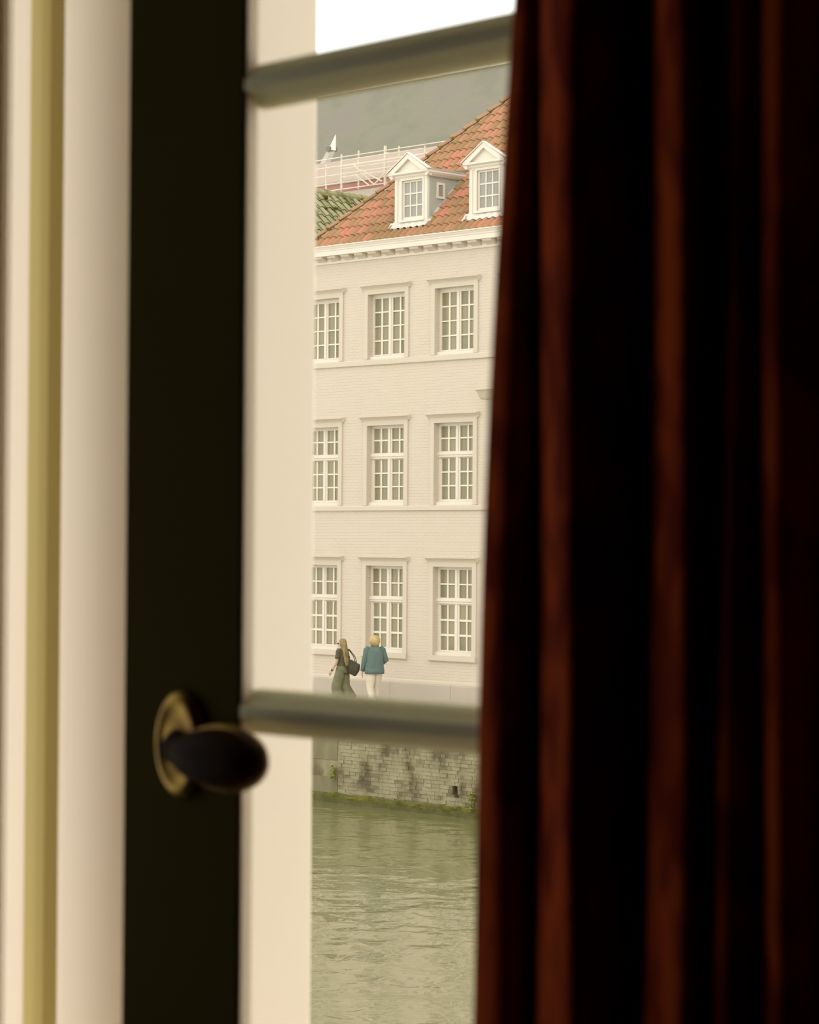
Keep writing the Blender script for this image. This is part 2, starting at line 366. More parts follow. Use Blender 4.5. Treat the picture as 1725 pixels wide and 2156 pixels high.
ZB, ZT = Z_SILL + 0.105, Z_HEAD - 0.085          # casement bottom / top
BARS = [1.55 - 0.1015 - 0.3715, 1.55 - 0.1015, 1.55 + 0.273, 1.55 + 0.273 + 0.3715]
def casement(name, wdt, stile_l, stile_r):
    """leaf in its own frame: x from 0 (free edge) to wdt, y=0 the room face, y grows outwards"""
    t = empty(name)
    def stile(x0, x1, inner):
        s = 1 if inner > 0 else -1
        e = x1 if inner > 0 else x0; o = x0 if inner > 0 else x1
        poly = [(o, 0.002), (o + s * 0.002, 0), (e - s * 0.0015, 0), (e, 0.0012), (e - s * 0.052, 0.036), (e - s * 0.052, 0.045), (o, 0.045)]
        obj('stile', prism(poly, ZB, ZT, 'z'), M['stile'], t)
        bead = [(e, 0.0013), (e + s * 0.0012, 0.0020), (e + s * 0.0012, 0.0095), (e - s * 0.0080, 0.0095)]
        return obj('glazing_bead', prism(bead, ZB, ZT, 'z'), M['jamb'], t)
    stile(0, stile_l, 1); stile(wdt - stile_r, wdt, -1)
    x0, x1 = stile_l, wdt - stile_r
    for z0, z1 in ((ZB, ZB + 0.09), (ZT - 0.07, ZT)):
        obj('rail', box(x0, x1, 0.001, 0.044, z0, z1), M['paint'], t)
    for zb in BARS:                               # lamb's tongue glazing bars
        hw = 0.0138
        up = [(0.0, .0022), (0.0006, .0040), (0.0022, .0046), (0.0040, .0062), (0.0075, .0105), (0.0100, .0128), (0.0125, .0134), (0.0150, hw)]
        prof = [(y, -z) for y, z in reversed(up)] + up + [(0.026, 0.006), (0.026, -0.006)]
        obj('glazing_bar', prism([(y, z + zb) for y, z in prof], x0 + 0.0005, x1 - 0.0005, 'x'), M['paint'], t)
    ed = [ZB + 0.09] + BARS + [ZT - 0.07]
    for a, b in zip(ed[:-1], ed[1:]):
        brick_box('pane', M['glass'], t, x0 - 0.003, x1 + 0.003, 0.0024, 0.0050, a, b)
    return t
XS0, XS1 = -1.2814, -1.1657
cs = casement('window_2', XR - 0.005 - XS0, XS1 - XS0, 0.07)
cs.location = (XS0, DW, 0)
st(cs, 'closed casement with a stile coloured dark for shade, glazing bars and a brass knob', 'casement window')
# the brass olive knob on the stile
kx, kz = -1.2190 - XS0, 1.55 - 0.1235
def elring(cx, cz, rows, n=28):
    V, Fc = [], []
    for (y, rx, rz, dx) in rows:
        for k in range(n):
            a = 2 * math.pi * k / n; V.append((cx + dx + rx * math.cos(a), y, cz + rz * math.sin(a)))
    for i in range(len(rows) - 1):
        for k in range(n):
            a, b = i * n + k, i * n + (k + 1) % n; Fc.append((a, b, b + n, a + n))
    Fc += [tuple(range(n)), tuple(range(len(V) - 1, len(V) - n - 1, -1))]
    return V, Fc
obj('knob_rosette', elring(kx, kz, [(0.0, .0235, .0330, 0), (-.003, .0235, .0330, 0), (-.006, .0210, .0300, 0), (-.007, .0170, .0255, 0), (-.0055, .0150, .022, 0), (-.0065, .012, .012, 0)]), M['brass'], cs, True)
obj('knob_stem', elring(kx, kz - .002, [(-.004, .0125, .0125, 0), (-.010, .0100, .0095, .002), (-.015, .0150, .0095, .012), (-.018, .022, .0105, .022)]), M['ebony'], cs, True)
obj('knob_rim', elring(kx, kz - .004, [(-.008, .022, .0110, .058), (-.011, .034, .0175, .059), (-.015, .0400, .0205, .060), (-.019, .0410, .0195, .060), (-.0195, .036, .015, .060)]), M['brass'], cs, True)
obj('knob', elring(kx, kz - .004, [(-.016, .0395, .0165, .061), (-.021, .0425, .0178, .061), (-.026, .0415, .0165, .061), (-.030, .0350, .0125, .061), (-.0325, .020, .0065, .061), (-.033, .007, .0025, .061)]), M['ebony'], cs, True)
cl = casement('window_3', 0.49, 0.07, 0.07)
cl.location = (-1.79 + 0.02, DW - 0.50, 0); cl.rotation_euler = (0, 0, rad(95))
st(cl, 'open left casement folded back out of sight beside the cream reveal', 'casement window')

# ------------------------------------------------------------------ curtain
def ray_x(px, y):        # x where the level sight line through column px meets depth y
    w = Rv * ((px - IMG_W / 2) / F_PX) + Dv
    return y * w.x / w.y
def curtain():
    """plan of the folds as a smooth curve, swept from floor to rail"""
    YC = DW - 0.150
    key = [(1090, .046), (1058, .032), (1043, .019), (1064, .012), (1088, .012), (1110, .020), (1124, .026), (1142, .014), (1185, -.010), (1225, -.014), (1290, .002), (1340, .014), (1362, .004), (1395, -.014),
           (1440, -.020), (1475, -.010), (1495, -.003), (1520, -.010), (1545, -.014), (1575, -.008), (1598, -.006), (1618, -.011), (1650, -.015), (1700, -.010), (1760, -.004)]
    pts = [(ray_x(p, YC + o), YC + o) for p, o in key]
    x = pts[-1][0]; i = 0
    while x < -0.12:
        x += 0.030; i += 1; pts.append((x, YC - .02 + (-.014 if i % 2 else .014)))
    def cr_(p0, p1, p2, p3, t):
        return tuple(0.5 * (2 * b + (c - a) * t + (2 * a - 5 * b + 4 * c - d) * t * t + (3 * b - a - 3 * c + d) * t ** 3) for a, b, c, d in zip(p0, p1, p2, p3))
    plan = []
    for i in range(len(pts) - 1):
        p = [pts[max(i - 1, 0)], pts[i], pts[i + 1], pts[min(i + 2, len(pts) - 1)]]
        for t in range(6): plan.append((*cr_(*p, t / 6), i + t / 6))
    V, Fc = [], []
    NZ = 80; z0, z1 = 0.03, 2.72; n = len(plan)
    for j in range(NZ + 1):
        z = z0 + (z1 - z0) * j / NZ
        zz = min(max((1.80 - z) / 0.36, -1.0), 1.0)
        fl = -0.0235 * (1.5 * zz - 0.5 * zz ** 3 if zz > 0 else 1.5 * zz) + 0.0133 + 0.026 * max(-.4, min(.4, z - 1.55))
        for (x, y, q) in plan:
            k = max(0.0, 1 - q / 6.0)
            dx = fl * k + (1 - k) * (0.0025 * math.sin(1.7 * z + q * .9) + 0.004 * (1.55 - z) * 0)
            V.append((x + dx, y + 0.0012 * math.sin(9 * z + q), z))
    for j in range(NZ):
        for i in range(n - 1):
            a = j * n + i; Fc.append((a, a + 1, a + n + 1, a + n))
    return V, Fc
cu = obj('curtain', curtain(), M['velvet'], smooth=True)
so = cu.modifiers.new('thickness', 'SOLIDIFY'); so.thickness = 0.0025; so.offset = 0
tag(cu, 'deep red velvet curtain hanging in folds beside the window', 'curtain')

# ================================================================== canal and far bank
QX0, QX1, QY, QZ = -14.0, 16.0, -5.5, -1.86
# water reaches from the room's outer wall to the quay
nx, ny = 60, 60
Vw, Fw = [], []
for i in range(nx + 1):
    for j in range(ny + 1):
        near = Vector((-62 + 80 * i / nx, Y_OUT + 0.002, WATER)); far = Fp(-17 + 36 * i / nx, QY - 0.053, 0); far.z = WATER
        Vw.append(tuple(near.lerp(far, j / ny)))
for i in range(nx):
    for j in range(ny):
        a = i * (ny + 1) + j; Fw.append((a, a + ny + 1, a + ny + 2, a + 1))
tag(obj('canal_water', (Vw, Fw), M['water'], smooth=True), 'rippled olive green canal water below the quay wall', 'water', kind='stuff')

# ---- street
sr_ = Fempty('street', 0, -2.5, 0)
obj('roadway', box(-20, 20, -2.55, 2.5, -0.25, 0.0), M['street'], sr_)
for i in range(20):
    brick_box('kerbstone', M['plinth'], sr_, -10 + i * 1.0, -9.012 + i * 1.0, -3.02, -2.555, -0.22, 0.02)
st(sr_, 'grey street along the far bank with a stone quay edge', 'street')

# ---- quay wall of weathered bricks
qw = Fempty('quay_wall', 5.5, QY, QZ)
H = 1.64
obj('wall_core', join(wall_holes(-18, 18, -0.6, H, 0.013, 0.35, [(1.93, 2.09, 0.47, 0.70), (1.98, 2.12, 0.37, 0.47)]), box(-18, 18, 0.35, 0.9, -0.6, H)), M['mortar'], qw)
obj('wet_footing', prism([(-.05, -.5), (-.05, .12), (-.03, .20), (.012, .24), (.012, -.5)], -18, 18, 'x'), M['wet'], qw)
bm_big = ubox(M['brick'])
BWd, BHt = 0.235, 0.082
inst_n = 0; rest = []
X_L = -1.63                            # left of this the wall is faced with concrete
rows_n = int(H / BHt)
for r in range(rows_n):
    xo = (r % 2) * BWd / 2
    k = 0
    x = X_L + xo - BWd / 2 - random.uniform(0, .1)
    while x < 6.0:
        z0 = r * BHt
        wv = BWd * random.choice((.52, .8, .95, 1.0, 1.05, 1.2)) * random.uniform(.95, 1.05)
        x0, x1 = max(x, X_L), min(x + wv, 6.0)
        hole = x1 > 1.95 and x0 < 2.09 and 0.33 < z0 < 0.64
        if x1 - x0 > 0.05 and not hole:
            d = random.gauss(0.0, 0.005); d = max(-.014, min(.009, d))
            if random.random() < .03: d = .03
            g = random.uniform(0.002, 0.006)
            bb = (x0 + g, x1 - g, d, 0.10, z0 + g * .7, z0 + BHt - g * .7)
            if inst_n < 300 and r >= 2 and r <= 16 and x1 < 3.0:
                o = brick_box('brick', M['brick'], qw, *bb); o.rotation_euler = (0, random.uniform(-.03, .03), random.uniform(-.05, .05)); inst_n += 1
            else:
                rest.append(box(*bb))
        x += wv
tag(obj('brickwork', join(*rest), M['brick'], qw), kind='stuff')
obj('drain_pipe', box(1.931, 2.109, 0.24, 0.345, 0.371, 0.699), M['hole'], qw)
for zz, hh in ((0.18, .40), (0.59, .36), (0.96, .66)):
    for xx in (-5.64, -4.64, -3.64, -2.64):
        brick_box('concrete_slab', M['concrete'], qw, xx, xx + 0.985, 0.0 + .02 * random.random(), 0.10, zz, zz + hh)
# mossy shelf at the waterline
V, Fc = [], []
n1, n2 = 260, 8
for i in range(n1 + 1):
    X = -5.5 + 12 * i / n1
    hgt = 0.045 + 0.05 * noise.noise((X * 2.1, 3.1, 0)) + 0.03 * noise.noise((X * 9, 0, 1))
    dep = 0.07 + 0.03 * noise.noise((X * 3, 9, 0))
    for k in range(n2 + 1):
        a = math.pi * 0.5 * k / n2
        r = 1 + 0.35 * noise.noise((X * 14, k * 0.9, 2))
        V.append((X, 0.02 - dep * math.cos(a) * r, 0.135 + (0.03 + hgt) * (k / n2) ** .7 * 1.3))
for i in range(n1):
    for k in range(n2):
        a = i * (n2 + 1) + k; Fc.append((a, a + n2 + 1, a + n2 + 2, a + 1))
tag(obj('moss_line', (V, Fc), M['moss'], qw, smooth=True), kind='stuff')
st(qw, 'weathered brick quay wall with a mossy waterline and a broken drain hole', 'quay wall')

def leaf_clump(name, X, Y, Z, w, h, n, label, seed):
    random.seed(seed); t = Fempty(name, X, Y, Z)
    for i in range(n):
        a = random.uniform(0, 6.28); zz = random.uniform(0, h); rr = w * (1 - .5 * zz / h) * random.uniform(.2, 1)
        L = random.uniform(.05, .085); wd = L * .33; b = random.uniform(0, 6.28); tl = random.uniform(-.4, .7)
        dx, dy, dz = math.cos(b) * math.cos(tl), -abs(math.sin(b)) * math.cos(tl), math.sin(tl)
        p = Vector((rr * math.cos(a), -.02 - abs(rr * math.sin(a)) * .8, zz)); d = Vector((dx, dy, dz)); s = d.cross(Vector((0, 0, 1))).normalized() * wd
        nn = d.cross(s).normalized() * .008
        v = [p, p + d * L * .5 + s + nn, p + d * L, p + d * L * .5 - s + nn, p + d * L * .5 - nn]
        obj('leaf', ([tuple(q) for q in v], [(0, 1, 2), (0, 2, 3), (0, 4, 1), (1, 4, 2), (2, 4, 3), (3, 4, 0)]), M['leaf'], t)
    for i in range(3):
        obj('stem', tube((0.0, 0.0, 0.02 + .03 * i), ((-.5 + .5 * i) * w, -.05, h * (.6 + .15 * i)), .006, .003, 6), M['leaf'], t)
    return tag(t, label, 'plant')
leaf_clump('wall_plant', 3.75, QY + .02, -1.33, .10, .30, 46, 'yellow green weed growing from the joint beside the concrete facing', 3)
leaf_clump('wall_plant', 8.08, QY - .02, -1.70, .16, .42, 60, 'bushy weed at the waterline beside the curtain edge', 5)
random.seed(11)

# ================================================================== the cream town house
B = Fempty('town_house', 0, 0, 0)
tag(B, 'cream painted brick house with white windows and red tiled roof', 'house')
WX = [-2.76, -0.37, 2.02, 4.41]
OW = 1.33
ROWS = [  # opening top, bottom, list of panes (top, bottom), transom (top, bottom) or None   (Z above the street)
    (10.21, 8.57, [(10.105, 9.78), (9.745, 9.42), (9.39, 9.06), (9.025, 8.695)], None),
    (6.90, 4.89, [(6.827, 6.547), (6.51, 6.214), (6.028, 5.72), (5.684, 5.38), (5.346, 5.032)], (6.19, 6.065)),
    (3.377, 1.21, [(3.305, 2.97), (2.935, 2.624), (2.44, 2.098), (2.05, 1.733), (1.68, 1.34)], (2.60, 2.475)),
]
holes = [(x - OW / 2, x + OW / 2, r[1], r[0]) for x in WX for r in ROWS]
obj('front_wall', wall_holes(-3.95, 9.0, 0.45, 11.25, 0.0, 0.22, holes), M['facade'], B)
obj('side_wall', box(-3.95, -3.73, 0.22, 10.0, 0.0, 11.25), M['facade'], B)
obj('rear_wall', box(-3.95, 9.0, 9.8, 10.0, 0.0, 11.25), M['facade'], B)
obj('end_wall', box(8.78, 9.0, 0.22, 9.8, 0.0, 11.25), M['facade'], B)
# plinth slabs
xs = [-3.97, -2.2, -0.1, 2.006, 4.1, 6.2, 9.02]
for a, b in zip(xs[:-1], xs[1:]):
    obj('plinth_slab', prism([(-0.06, 0.0), (-0.06, 0.470), (-0.03, 0.495), (0.2, 0.495), (0.2, 0.0)], a + 0.004, b - 0.004, 'x'), M['plinth'], B)
obj('plinth_cap', prism([(-0.035, 0.495), (-0.035, 0.56), (-0.01, 0.58), (0.1, 0.58), (0.1, 0.495)], -3.96, 9.01, 'x'), M['stonepaint'], B)

def window(xc, row):
    top, bot, panes, trans = row
    t = empty('window', (xc, 0, bot), 0, B)
    h = top - bot; L = -OW / 2
    Z = lambda z: z - bot
    y0, y1 = 0.145, 0.20
    ptop, pbot = panes[0][0], panes[-1][1]
    fr = [box(L, L + .07, y0, y1, 0.05, h), box(-L - .07, -L, y0, y1, 0.05, h), box(L + .07, -L - .07, y0, y1, Z(ptop) + .0, h),
          box(L + .07, -L - .07, y0, y1, 0.08, Z(pbot))]
    obj('window_frame', join(*fr), M['white'], t)
    obj('mullion', join(box(L + .585, L + .735, y0 - .004, y1, Z(pbot), Z(ptop)), box(L + .635, L + .685, y0 - .022, y0 - .004, Z(pbot), Z(ptop))), M['white'], t)
    if trans:
        obj('transom', prism([(y0 - .055, Z(trans[0]) - .02), (y0 - .055, Z(trans[0]) - .065), (y0 - .03, Z(trans[0]) - .08), (y0 - .03, Z(trans[1])), (y1, Z(trans[1]) - .03), (y1, Z(trans[0]) + .02), (y0 - .01, Z(trans[0]) + .02)], L + .001, -L - .001, 'x'), M['white'], t)
        nup = 2
    else:
        nup = len(panes)
    for g, (cols, ps) in enumerate(((((.07, .31), (.36, .585), (.735, .975), (1.025, 1.26)), panes[:nup]), (((.10, .32), (.365, .585), (.745, .97), (1.015, 1.235)), panes[nup:]))):
        if not ps: continue
        for (a, b) in cols:
            for (zt, zb) in ps:
                brick_box('pane', M['pane'], t, L + a, L + b, .176, .184, Z(zt), Z(zb))
        zt, zb = ps[0][0], ps[-1][1]
        for a, b in ((cols[0][1], cols[1][0]), (cols[2][1], cols[3][0])):
            brick_box('glazing_bar', M['bar'], t, L + a, L + b, .150, .186, Z(zb), Z(zt))
        for (c0, c1) in ((cols[0][0], cols[1][1]), (cols[2][0], cols[3][1])):
            for (p, q) in zip(ps[:-1], ps[1:]):
                brick_box('glazing_bar', M['bar'], t, L + c0, L + c1, .152, .184, Z(q[0]), Z(p[1]))
        if g == 1:
            for a, b in ((.07, .10), (.735, .745), (1.235, 1.26)):
                brick_box('sash_stile', M['white'], t, L + a, L + b, .150, .188, Z(zb), Z(zt))
    obj('sill', prism([(y0 - .10, 0.0), (y0 - .10, 0.075), (y0 - .005, 0.10), (y0 + .03, .10), (y0 + .03, 0.0)], L + .001, -L - .001, 'x'), M['white'], t)
    s = .035
    obj('surround', join(box(L - .135, L, -s, .0, 0.0, h + .115), box(-L, -L + .135, -s, .0, 0.0, h + .115), box(L, -L, -s, .0, h, h + .115)), M['stonepaint'], t)
    hz = h + .115
    prof = [(0, hz), (-.036, hz), (-.05, hz + .025), (-.085, hz + .06), (-.12, hz + .085), (-.14, hz + .092), (-.14, hz + .112), (-.0, hz + .125)]
    obj('hood_moulding', prism(prof, L - .205, -L + .205, 'x'), M['stonepaint'], t)
    return t
for ri, r in enumerate(ROWS):
    for x in WX:
        t = window(x, r)
        if ri == 2:
            obj('apron_sill', prism([(-.06, -.135), (-.07, -.12), (-.07, 0.0), (.0, 0.0), (0, -.135)], -OW / 2 - .15, OW / 2 + .15, 'x'), M['stonepaint'], t)
for zb, zt in ((8.425, 8.565), (4.76, 4.885)):
    obj('string_course', prism([(0, zb), (-.05, zb + .005), (-.05, zt - .02), (-.03, zt), (0, zt)], -3.95, 9.0, 'x'), M['stonepaint'], B)
# moulded cornice of the projecting bay at the curtain edge
obj('bay_cornice', join(
    prism([(-.55, 7.62), (-.55, 7.66), (0, 7.66), (0, 7.40), (-.30, 7.40), (-.36, 7.44), (-.42, 7.52), (-.48, 7.60)], 3.22, 6.4, 'x'),
    prism([(-.26, 7.36), (-.26, 7.40), (0, 7.40), (0, 7.16), (-.16, 7.16), (-.2, 7.24)], 3.42, 6.4, 'x'),
    box(3.55, 6.4, -.12, 0, 3.85, 7.16), box(3.47, 6.4, -.17, 0, 3.85, 3.93)), M['stonepaint'], B)

# cornice: deep white fascia, soffit, brackets
EX0, EX1 = -3.99, 9.04
obj('cornice', prism([(0, 11.09), (-.04, 11.09), (-.05, 11.12), (-.05, 11.27), (-.27, 11.27), (-.27, 11.385), (-.285, 11.40), (-.285, 11.43), (-.30, 11.445), (-.325, 11.49), (-.35, 11.495), (-.35, 11.525), (0.2, 11.525), (.2, 11.09)], EX0, EX1, 'x'), M['white'], B)
brk = bpy.data.meshes.new('modillion')
pb = [(-.052, .155), (-.235, .155), (-.24, .125), (-.22, .10), (-.16, .085), (-.11, .065), (-.07, .035), (-.052, .03)]
v, f = prism(pb, -.15, .15, 'x'); brk.from_pydata(v, [], f); brk.materials.append(M['stonepaint'])
for i in range(26):
    x = -3.70 + i * .50
    if x < EX1 - .2: inst('modillion', brk, B, (x, 0, 11.113))

# ---- roof: main slope 45 deg, steeper hip at the left
ZE, YE, HX = 11.51, -0.30, -3.20
RY, RZ = 4.70, ZE + 5.0
KH = 1.12
apex_x = HX + 5.0 / KH
roof = empty('roof', (0, 0, 0), 0, B)
obj('roof_deck', ([(HX, YE + .06, ZE - .01), (9.0, YE + .06, ZE - .01), (9.0, RY, RZ - .07), (apex_x, RY, RZ - .07), (HX, 9.9, ZE - .01), (9.0, 9.9, ZE - .01)],
                  [(0, 1, 2, 3), (0, 3, 4), (3, 2, 5, 4), (1, 5, 2), (0, 4, 5, 1)]), M['tile'], roof)
obj('gutter_flat', box(EX0, HX, YE, 9.9, ZE - .06, ZE - .02), M['lead'], roof)
TW, TL = 0.222, 0.25 * math.sqrt(2)     # cover width, exposed length on the slope
def pantile(w, l, m, name):
    """S-profile pantile; local x across, local y up the slope, z out of the slope; origin at lower left"""
    n = 9; V = []
    def hgt(u): return 0.028 * math.cos(2 * math.pi * (u - 0.30)) + (0.014 if u < .62 else 0.014 - .020 * (u - .62) / .38)
    LL = l * 1.16
    for (y, lift) in ((0, 0.034), (LL, 0.0)):
        for k in range(n + 1):
            u = k / n; V.append((w * 1.06 * u, y, hgt(u) + lift))
    for k in range(n + 1):
        u = k / n; V.append((w * 1.06 * u, 0.004, hgt(u) + 0.012))
    Fc = []
    for k in range(n):
        Fc.append((k, k + 1, k + n + 2, k + n + 1)); Fc.append((k + 1, k, k + 2 * n + 2, k + 2 * n + 3))
    me = bpy.data.meshes.new(name); me.from_pydata(V, [], Fc); me.materials.append(m); me.update()
    return me
tile_me = pantile(TW, TL, M['tile'], 'clay_pantile')
DX = [(-0.15, 1.00), (2.45, 3.60)]       # dormer footprints in X
D_Y, D_BACK = 0.05, 1.30
SL = rad(45)
restV, restF = [], []
n_tiles = 0
for r in range(20):
    yo = YE - 0.02 + r * 0.25; zo = ZE + (yo - YE)
    xh = HX + (yo + .25 - YE) / KH
    c = 0
    x = math.floor((xh - HX) / TW) * TW + HX - TW * .0
    while x < 8.8:
        mid = x + TW / 2
        under = any(a + .02 < mid < b - .02 and D_Y - .05 < yo + .12 < D_BACK - .15 * abs(0) for a, b in DX)
        if x + TW > xh + .02 and not under and yo < RY:
            vis = mid + (yo - YE) * 0.97 < 3.75
            if vis and n_tiles < 300:
                o = inst('roof_tile', tile_me, roof, (x, yo, zo), (1, 1, 1), (SL + random.uniform(-.012, .012), 0, random.uniform(-.012, .012))); n_tiles += 1
            else:
                R = Matrix.Rotation(SL, 3, 'X'); off = len(restV)
                restV += [tuple(R @ v.co + Vector((x, yo, zo))) for v in tile_me.vertices]
                restF += [tuple(i + off for i in p.vertices) for p in tile_me.polygons]
        x += TW
tag(obj('roof_tiles', (restV, restF), M['tile'], roof), kind='stuff')
print('TILES', n_tiles)
# hip tiles with mossy mortar beds
hip0 = Vector((HX, YE, ZE)); hd = Vector((1, KH, KH)).normalized(); hl = (Vector((apex_x, RY, RZ)) - hip0).length
nn = Vector((0, -1, 1)).normalized()
hs = hd.cross(nn).normalized(); hn = (nn * .55 + Vector((-KH, 0, 1)).normalized() * .45).normalized(); hs = hd.cross(hn).normalized()
def hipcap(L):
    V, Fc = [], []
    n = 8
    for t, rr, lift in ((0, .125, .05), (L * 1.12, .10, .015)):
        for k in range(n + 1):
            a = math.pi * k / n
            V.append(tuple(hd * t + hs * (rr * math.cos(a)) + hn * (rr * .75 * math.sin(a) + lift - .02)))
    for k in range(n + 1):
        a = math.pi * k / n; V.append(tuple(hd * .004 + hs * (.1 * math.cos(a)) + hn * (.1 * .7 * math.sin(a) + .01)))
    for k in range(n):
        Fc.append((k, k + 1, k + n + 2, k + n + 1)); Fc.append((k + 1, k, k + 2 * n + 2, k + 2 * n + 3))
    me = bpy.data.meshes.new('hip_cap'); me.from_pydata(V, [], Fc); me.materials.append(M['ridge']); return me
HL = .40
hm = hipcap(HL)
mo = bpy.data.meshes.new('moss_pad'); v, f = ell((0, 0, 0), (.10, .08, .06), 8, 6, lambda p: 1 + .3 * noise.noise(p * 2.3)); mo.from_pydata(v, [], f); mo.materials.append(M['moss'])
for i in range(int(hl / HL)):
    p = hip0 + hd * (i * HL)
    inst('hip_tile', hm, roof, p, (1, 1, 1), (0, 0, random.uniform(-.02, .02)))
    inst('moss_tuft', mo, roof, p + hs * .07 + hn * .03 + hd * .02 + Vector((random.uniform(.0, .06), 0, 0)), (random.uniform(.45, .95), random.uniform(.45, .95), random.uniform(.3, .7)), (random.random(), random.random(), random.random()))

# ---- dormers
def dormer(x0, x1, label=None):
    t = empty('dormer', (x0, D_Y, 11.88), 0, roof) if False else empty('dormer', (x0, D_Y, 11.88), 0, B)
    w = x1 - x0
    zt = 1.19                                # wall top above 11.88
    zroof = lambda y: (ZE + (y + D_Y - YE)) - 11.88      # roof surface height at local y
    # front wall with window opening
    px0, px1, pz0, pz1 = .30, .93, .19, 1.05
    wx0, wx1, wz0, wz1 = px0 - .05, px1 + .05, pz0 - .07, pz1 + .05
    obj('dormer_front', wall_holes(0, w, 0.0, zt, 0.0, .06, [(wx0, wx1, wz0, wz1)]), M['white'], t)
    obj('corner_post', join(box(0, .10, -.018, 0, 0, zt), box(w - .10, w, -.018, 0, 0, zt), box(.10, w - .10, -.018, 0, zt - .06, zt)), M['white'], t)
    obj('window_frame', join(box(wx0, px0, .03, .08, wz0, wz1), box(px1, wx1, .03, .08, wz0, wz1), box(px0, px1, .03, .08, wz0, pz0), box(px0, px1, .03, .08, pz1, wz1),
                             box(wx0 - .06, wx0, -.022, .02, wz0 - .02, wz1 + .06), box(wx1, wx1 + .06, -.022, .02, wz0 - .02, wz1 + .06), box(wx0, wx1, -.022, .02, wz1, wz1 + .06)), M['white'], t)
    obj('window_sill', box(wx0 - .08, wx1 + .08, -.05, .03, wz0 - .055, wz0 - .001), M['white'], t)
    cw = (px1 - px0 - 2 * .035) / 3; ch = (pz1 - pz0 - 2 * .035) / 3
    for i in range(3):
        for j in range(3):
            a = px0 + i * (cw + .035); b = pz0 + j * (ch + .035)
            brick_box('pane', M['dpane'], t, a, a + cw, .058, .066, b, b + ch)
    for i in (1, 2):
        a = px0 + i * (cw + .035) - .035
        brick_box('glazing_bar', M['white'], t, a, a + .035, .040, .068, pz0, pz1)
        b = pz0 + i * (ch + .035) - .035
        brick_box('glazing_bar', M['white'], t, px0, px1, .042, .067, b, b + .035)
    # side walls follow the roof slope
    D = zt - zroof(0)
    zb = zroof(0) - .05
    for sx, (a, b) in enumerate(((0.0, .05), (w - .05, w))):
        obj('dormer_side', prism([(.06, zb), (D + .35, zroof(D + .35) - .05), (D + .35, zt), (.06, zt)], a, b, 'x'), M['lead'], t)
    # little side light
    fx = w
    sl = join(box(fx, fx + .03, .30, .36, .62, 1.02), box(fx, fx + .03, .52, .58, .62, 1.02), box(fx, fx + .03, .36, .52, .62, .68), box(fx, fx + .03, .36, .52, .96, 1.02))
    obj('side_light_frame', sl, M['white'], t)
    obj('side_light_pane', box(fx, fx + .008, .36, .52, .68, .96), M['dpane'], t)
    # entablature and pediment
    e = .115
    zp = zt + .05; za = zt + .56
    BK = D + .55
    obj('entablature', prism([(-.03, zt - .03), (-.06, zt), (-.06, zt + .03), (-.12, zt + .06), (-.14, zt + .06), (-.14, zt + .11), (.03, zt + .11), (.03, zt - .03)], -e, w + e, 'x'), M['white'], t)
    mid = w / 2
    # tympanum (recessed) and raking mouldings
    obj('tympanum', prism([(-e + .05, zt + .10), (w + e - .05, zt + .10), (mid, za - .06)], -.06, .02, 'y'), M['white'], t)
    for s in (0, 1):
        xa = -e if s == 0 else w + e
        sg = 1 if s == 0 else -1
        poly = [(xa - sg * .03, zt + .10), (xa + sg * .20, zt + .10), (mid, za - .135), (mid, za)]
        obj('raking_cornice', prism(poly, -.14, -.0, 'y'), M['white'], t)
        obj('verge_moulding', prism([(xa - sg * .05, zt + .115), (mid, za + .005), (mid, za + .03), (xa - sg * .06, zt + .135)], -.165, -.04, 'y'), M['white'], t)
        # roof plane back to the main slope, with the boxed eave below
        obj('dormer_roof', prism([(xa - sg * .04, zt + .10), (mid, zt + .10), (mid, zt + .21), (xa - sg * .04, zt + .135)], -.04, D + .42, 'y'), M['lead'], t)
        ev = [(xa, zt + .10), (xa - sg * .03, zt + .10), (xa - sg * .03, zt + .05), (xa, zt + .01), (xa + sg * .06, zt - .04), (xa + sg * e, zt - .04), (xa + sg * e, zt + .10)]
        obj('eave_board', prism(ev, -.10, D + .16, 'y'), M['white'], t)
    # stepped flashing up the slope and the wavy apron below
    for s, xx in ((0, -.10), (1, w)):
        for i in range(5):
            y0 = -.05 + i * .25
            p = [(y0, zroof(y0) + .035), (y0 + .27, zroof(y0 + .27) + .02), (y0 + .27, zroof(y0 + .27) + .06), (y0, zroof(y0) + .085)]
            obj('step_flashing', prism(p, xx, xx + .10, 'x'), M['leadlight'] if i % 2 else M['lead'], t)
    V, Fc = [], []
    n = 48
    for i in range(n + 1):
        x = -.16 + (w + .30) * i / n
        wv = .018 * math.cos(2 * math.pi * x / TW)
        for (y, l) in ((0.0, .10), (-.05, .075), (-.12, .066), (-.122, .052)):
            V.append((x, y, zroof(y) + l + wv * (1 if y < -.03 else .3)))
    for i in range(n):
        for k in range(3):
            a = i * 4 + k; Fc.append((a, a + 4, a + 5, a + 1))
    obj('lead_apron', (V, Fc), M['leadlight'], t, True)
    return t
for (a, b) in DX: dormer(a, b)

